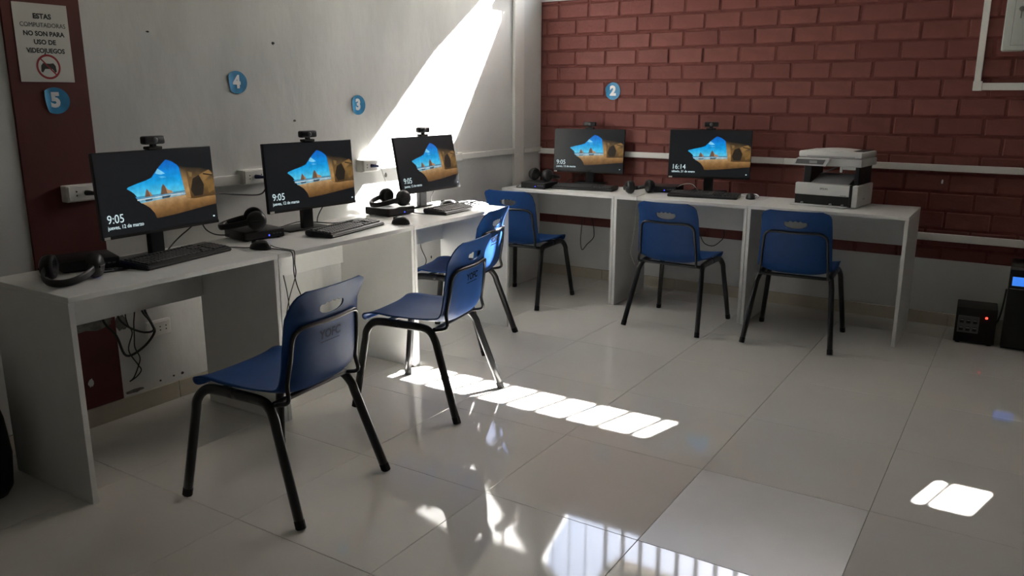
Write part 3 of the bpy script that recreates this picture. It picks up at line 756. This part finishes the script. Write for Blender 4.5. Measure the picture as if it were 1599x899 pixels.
# ------------------------------------------------------------------ floor units at right
t = thing('voltage_regulator', 'low black power regulator with red light standing on the floor', 'power box', (3.137, -.26, 0), math.radians(3))
b = obj('case', bx(-.103, .103, -.10, .10, .008, .215, bev=.005, seg=2), 'black_matte', t, True)
sp = obj('socket_plate', bx(-.09, .018, -.103, -.099, .065, .165, bev=.002), 'pr_grey', t)
for i in range(3):
    for j in range(2):
        x, z = -.07 + i * .034, .09 + j * .045
        obj('socket', bx(x - .011, x + .011, -.1055, -.103, z - .013, z + .013, bev=.002), 'black', sp)
        obj('socket_mark', bx(x - .009, x + .009, -.1062, -.1055, z + .003, z + .008), 'pr_mid', sp)
obj('red_light', lt([(0, .008), (.005, .006), (.007, 0)], 12, Matrix.Translation((.052, -.10, .163)) @ RX), 'led_red', t, True)
for x in (-.08, .08):
    for y in (-.08, .08): obj('foot', lt([(0, 0), (.012, 0), (.012, .01), (0, .01)], 10, Matrix.Translation((x, y, 0))), 'rubber', t)
t = thing('ups_tower', 'tall black power supply tower with blue display at right edge', 'power supply', (3.35, -.19, 0), 0)
obj('case', bx(-.075, .075, -.17, .15, .012, .47, bev=.006, seg=2), 'black', t, True)
fp = obj('front_panel', bx(-.072, .072, -.182, -.168, .02, .46, bev=.005, seg=2), 'black_matte', t, True)
obj('blue_display', bx(-.058, .045, -.1835, -.181, .372, .422, bev=.001), 'lcd', fp)
obj('silver_line', bx(-.066, .066, -.184, -.181, .352, .356), 'pr_mid', fp)
obj('top_trim', bx(-.074, .074, -.184, -.165, .462, .474, bev=.002), 'pr_grey', fp)
for y in (-.14, .12): obj('foot', bx(-.07, .07, y - .015, y + .015, 0, .013), 'rubber', t)
# bag at left edge
bm = bmesh.new(); rings = []
for (z, rx, ry) in ((0, .135, .10), (.03, .155, .115), (.15, .16, .12), (.28, .15, .115), (.36, .135, .10), (.42, .10, .075), (.45, .05, .035)):
    rings.append([bm.verts.new((rx * (abs(math.cos(a)) ** .6) * (1 if math.cos(a) > 0 else -1) + .004 * math.sin(5 * a + z * 20), ry * (abs(math.sin(a)) ** .6) * (1 if math.sin(a) > 0 else -1), z)) for a in [2 * PI * k / 28 for k in range(28)]])
for A, B in zip(rings, rings[1:]):
    for k in range(28): bm.faces.new((A[k], A[(k + 1) % 28], B[(k + 1) % 28], B[k]))
bm.faces.new(rings[0][::-1]); bm.faces.new(rings[-1])
t = thing('bag', 'black bag on the floor at the left edge beside the nearest desk', 'bag', (.225, -4.40, 0), math.radians(8))
obj('body', bm, 'pad', t, 'all')
obj('carry_loop', tb(spline([(-.04, 0, .445), (-.03, 0, .475), (.03, 0, .475), (.04, 0, .445)], 5), .008, 8), 'pad', t, True)
obj('pocket', bx(-.10, .10, -.135, -.10, .04, .22, bev=.015, seg=3), 'pad', t, True)

# ------------------------------------------------------------------ wall cabinet upper right
t = thing('wall_cabinet', 'white metal wall cabinet with a lock at upper right', 'cabinet', (3.27, -.06, 1.648))
obj('body', bx(-.197, .25, -.06, .06, 0, .50, bev=.003), 'steelwhite', t)
obj('door_gap', bx(-.1555, .2245, -.0606, -.058, .0275, .4845), 'pr_mid', t)
dr = obj('door', bx(-.152, .22, -.066, -.058, .031, .48, bev=.002), 'steelwhite', t)
obj('lock', lt([(0, .008), (.012, .008), (.014, .005), (.014, 0)], 18, Matrix.Translation((-.121, -.066, .222)) @ RX), 'metal', dr, True)
obj('key_tag', bx(-.124, -.118, -.073, -.069, .172, .212), 'metal', dr)
# chipped paint fleck on the bricks
obj('paint_fleck', pr(blob(2.854, .893, .006, .016, 21), lambda a, b, d: (a, d, b), -.004, .004), 'white_print', wk)

# ------------------------------------------------------------------ number stickers and notice
def sticker(label, digit, wall, a, z, w, h, flat=0.0):
    # a disc with one lifted edge; flat cuts the left side
    t = thing('number_sticker', label, 'sticker', (.013, a, z) if wall == 'L' else (a, -.006, z), group='blue number stickers')
    bm = bmesh.new(); n = 36
    def P(x, y, off=0):
        lift = .0016 + max(0, (-x / (w / 2) - .25)) ** 2 * .022
        q = Vector((x, y, lift + off)); return (ON_LEFT if wall == 'L' else ON_BACK) @ q
    rings = []
    for rr in (0, .35, .7, .9, 1.0):
        row = []
        for k in range(n if rr else 1):
            al = 2 * PI * k / n; x = rr * w / 2 * math.cos(al); y = rr * h / 2 * math.sin(al)
            if flat and x < -w / 2 * flat: x = -w / 2 * flat + (x + w / 2 * flat) * .25 - .12 * y
            row.append((x, y))
        rings.append(row)
    for off in (0, -.0008):
        V = [[bm.verts.new(P(x, y, off)) for x, y in row] for row in rings]
        for A, B in zip(V, V[1:]):
            for k in range(n):
                q = list(dict.fromkeys([A[k % len(A)], A[(k + 1) % len(A)], B[(k + 1) % n], B[k]]))
                bm.faces.new(q)
        if off == 0: V0 = V
    for k in range(n): bm.faces.new((V0[-1][k], V0[-1][(k + 1) % n], V[-1][(k + 1) % n], V[-1][k]))
    obj('disc', bm, 'sticker', t, True)
    me = text_mesh('digit', digit, h * .74, ext=.0003, bold=h * .04)
    for v in me.vertices: v.co = P(v.co.x, v.co.y, .0008 + v.co.z)
    objm('digit', me, 'white_print', t)
    return t
t5 = sticker('blue peeling sticker with number 5 below the paper notice', '5', 'L', -3.797, 1.378, .115, .102, .62); t5.location.x = .0225
sticker('blue sticker with number 4 above the second monitor', '4', 'L', -2.906, 1.46, .125, .108, .72)
sticker('blue sticker with number 3 left of the sunbeam on the white wall', '3', 'L', -2.068, 1.346, .122, .11, .85)
sticker('blue sticker with number 2 on the brick wall', '2', 'B', .626, 1.432, .118, .126, .9)
NY0, NY1, NZ0, NZ1 = -3.918, -3.71, 1.449, 1.74
t = thing('paper_notice', 'white paper notice with Spanish text and no-gaming symbol on red band', 'notice', (.0235, (NY0 + NY1) / 2, (NZ0 + NZ1) / 2))
w, h = (NY1 - NY0) / 2, (NZ1 - NZ0) / 2
obj('sheet', bx(0, .0008, -w, w, -h, h), 'paper', t)
for txt, zz, sz, s in (('ESTAS', .098, .026, 1.0), ('COMPUTADORAS', .066, .0235, .92), ('NO SON PARA', .034, .024, .98), ('USO DE', .003, .024, 1.0), ('VIDEOJUEGOS', -.029, .024, .95)):
    me = text_mesh('line_of_text', txt, sz, ext=.0002, bold=.0009 if txt != 'COMPUTADORAS' else 0, sx=s); me.transform(Matrix.Translation((.0012, .004, zz)) @ ON_LEFT); objm('line_of_text', me, 'ink', t)
cy, cz = .006, -.088
ring = bmesh.new(); n = 40
A = [[ring.verts.new((.0014, cy + rr * math.cos(2 * PI * k / n), cz + rr * math.sin(2 * PI * k / n))) for k in range(n)] for rr in (.047, .039)]
for k in range(n): ring.faces.new((A[0][k], A[0][(k + 1) % n], A[1][(k + 1) % n], A[1][k]))
q = [(-.030, .028), (-.026, .032), (.030, -.028), (.026, -.032)]
ring.faces.new([ring.verts.new((.0018, cy + a, cz + b)) for a, b in q])
obj('ban_ring', ring, 'redink', t)
cont = [(-.030, -.018), (-.024, -.022), (-.014, -.008), (.014, -.008), (.024, -.022), (.030, -.018), (.028, .004), (.020, .014), (.008, .012), (-.008, .012), (-.020, .014), (-.028, .004)]
bm = bmesh.new(); bm.faces.new([bm.verts.new((.0015, cy + a, cz + b)) for a, b in cont]); obj('controller_drawing', bm, 'ink', t)

# ------------------------------------------------------------------ cords
def cord(label, pts, rad=.003, m='cord', n=6, name='cord', group=None):
    p0 = Vector(pts[0]); o = obj(name, tb([p - p0 for p in spline(pts, n)], rad, 7), m, None, 'all', loc=p0)
    return tag(o, label, 'cord', group)
cord('thick black power cord hanging in a small loop under the nearest desk', [(.13, -3.69, .60), (.09, -3.684, .489), (.09, -3.643, .425), (.09, -3.573, .382), (.09, -3.524, .38), (.09, -3.54, .43), (.09, -3.571, .489), (.13, -3.58, .60)], .0048)
cord('thick black power cord hanging in the widest loop under the nearest desk', [(.13, -3.78, .56), (.08, -3.739, .466), (.08, -3.693, .394), (.08, -3.658, .295), (.08, -3.574, .312), (.08, -3.516, .363), (.08, -3.522, .404), (.08, -3.551, .486), (.13, -3.57, .60)], .0055)
cord('thin twisted black cord dangling lowest under the nearest desk', [(.13, -3.655, .6), (.1, -3.654, .493), (.1, -3.648, .437), (.1, -3.632, .395), (.1, -3.657, .324), (.1, -3.622, .249), (.1, -3.609, .219), (.1, -3.632, .196), (.1, -3.667, .183), (.105, -3.649, .198), (.105, -3.623, .243), (.105, -3.612, .279), (.105, -3.63, .33), (.105, -3.627, .381), (.105, -3.623, .438), (.11, -3.617, .488), (.13, -3.615, .6)], .0028)
cord('thin black cord draped over the front of the second left row desk', [(.42, -3.17, .755), (.55, -3.235, .754), (.66, -3.24, .755), (.689, -3.236, .75), (.693, -3.232, .72), (.693, -3.233, .658), (.693, -3.219, .599), (.695, -3.204, .557)], .0025)
cord('thin black cord with a loop in front of the second left row desk', [(.42, -3.15, .7545), (.56, -3.21, .754), (.67, -3.222, .755), (.691, -3.222, .748), (.697, -3.229, .70), (.699, -3.23, .649), (.70, -3.273, .559), (.70, -3.297, .479), (.702, -3.28, .50), (.702, -3.285, .58), (.702, -3.30, .662)], .0022)
cord('black cord from the outlet between the first two left row monitors', [(.095, -2.852, 1.004), (.09, -2.83, .99), (.07, -2.82, .947), (.06, -2.857, .916), (.06, -2.993, .93), (.08, -3.109, .948), (.2, -3.3, .96)], .0038)
cord('grey cord curving down from the outlet left of the third monitor', [(.10, -2.01, 1.0), (.09, -1.98, .985), (.07, -1.936, .941), (.06, -1.893, .861), (.06, -1.89, .803), (.1, -1.89, .70)], .0034, 'greycord')
cord('black cord from the outlet on the red band to the leftmost monitor', [(.10, -3.72, 1.008), (.12, -3.70, 1.0), (.16, -3.67, .975), (.28, -3.66, .95)], .0036)
cord('black cord bending under the third left row desk', [(.12, -1.665, .56), (.12, -1.665, .484), (.12, -1.65, .444), (.12, -1.614, .382), (.12, -1.627, .351), (.12, -1.674, .338), (.12, -1.78, .33)], .003)
cord('black cord loop hanging under the corner desk', [(.45, -.160, .68), (.446, -.15, .60), (.442, -.1, .481), (.438, -.1, .406), (.432, -.1, .305), (.448, -.1, .24), (.488, -.1, .286), (.541, -.1, .341), (.545, -.1, .399), (.528, -.1, .488), (.522, -.15, .6), (.52, -.160, .68)], .0032)
cord('black cord loop hanging under the middle back desk', [(1.34, -.160, .68), (1.36, -.15, .56), (1.383, -.1, .444), (1.418, -.1, .386), (1.481, -.1, .373), (1.532, -.1, .412), (1.553, -.1, .452), (1.56, -.15, .58), (1.56, -.160, .68)], .0032)
cord('grey cord hanging over the front of the middle back desk', [(1.12, -.50, .754), (1.135, -.62, .755), (1.143, -.672, .756), (1.145, -.683, .745), (1.145, -.684, .62), (1.129, -.684, .447), (1.118, -.684, .381), (1.15, -.684, .30)], .0022, 'greycord')
cord('black cord behind the leftmost monitor dropping to the desk', [(.30, -3.36, .90), (.24, -3.404, .833), (.22, -3.428, .808), (.22, -3.47, .78), (.24, -3.516, .757)], .003)
cord('black cord running from the leftmost monitor to the second small computer', [(.30, -3.40, .92), (.21, -3.307, .832), (.2, -3.276, .801), (.19, -3.224, .777), (.2, -3.164, .768)], .003)
cord('tangled black headphone cord on the leftmost desk', [(.42, -3.93, .754), (.44, -3.86, .755), (.43, -3.80, .754), (.40, -3.82, .757), (.42, -3.87, .759), (.45, -3.83, .757), (.45, -3.77, .754), (.41, -3.76, .754), (.39, -3.82, .757), (.41, -3.88, .757), (.37, -3.9, .754)], .0026)
cord('black mouse cord between the leftmost keyboard and its mouse', [(.36, -3.36, .754), (.40, -3.31, .7535), (.46, -3.28, .7535), (.505, -3.266, .758)], .002)
cord('black cord snaking behind the leftmost keyboard', [(.30, -3.60, .764), (.33, -3.52, .772), (.31, -3.42, .755), (.26, -3.36, .754), (.2, -3.38, .754)], .0024)
cord('black cord tangle behind the second left row monitor', [(.25, -2.95, .755), (.22, -2.88, .766), (.2, -2.74, .775), (.22, -2.66, .766), (.28, -2.58, .755), (.30, -2.5, .755)], .0028)
cord('black cord dropping from the second left row monitor', [(.31, -2.60, .91), (.25, -2.605, .85), (.20, -2.60, .79), (.20, -2.61, .755)], .0028)
cord('dark cord dropping behind the third left row monitor', [(.30, -1.70, .90), (.24, -1.66, .85), (.22, -1.67, .80), (.21, -1.66, .755)], .0028)
cord('short dark cords beside the sunlit small computer', [(.39, -2.06, .757), (.44, -2.05, .754), (.48, -2.02, .754), (.46, -1.99, .756), (.42, -2.0, .754)], .003)
cord('white cord curled beside the mouse on the middle back desk', [(1.63, -.30, .756), (1.66, -.24, .757), (1.72, -.20, .762), (1.79, -.22, .766), (1.82, -.27, .757), (1.76, -.26, .757), (1.70, -.27, .757)], .005, 'whitecord')
cord('pale cord arching behind the middle back keyboard', [(1.245, -.30, .757), (1.279, -.29, .797), (1.321, -.285, .815), (1.371, -.28, .815), (1.405, -.275, .781), (1.41, -.27, .757)], .0028, 'greycord')
cord('black cord behind the corner desk monitor', [(.56, -.12, .88), (.47, -.2, .83), (.40, -.28, .775), (.40, -.38, .757)], .0028)
cord('black cord at the left end of the corner desk', [(.24, -.62, .757), (.20, -.63, .754), (.16, -.60, .754), (.13, -.52, .754)], .0024)
cord('black power cord from the regulator to the tower', [(3.225, -.20, .08), (3.25, -.17, .12), (3.262, -.14, .2), (3.268, -.13, .3)], .005)
# small grey adapter behind the third monitor neck
t = thing('power_adapter', 'small grey adapter box behind the third left row monitor', 'adapter', (.245, -1.987, .75), math.radians(0))
obj('body', bx(-.03, .03, -.045, .045, 0, .05, bev=.005, seg=2), 'black_matte', t, True); obj('end_plate', bx(.03, .032, -.04, .04, .006, .044, bev=.001), 'greycord', t)
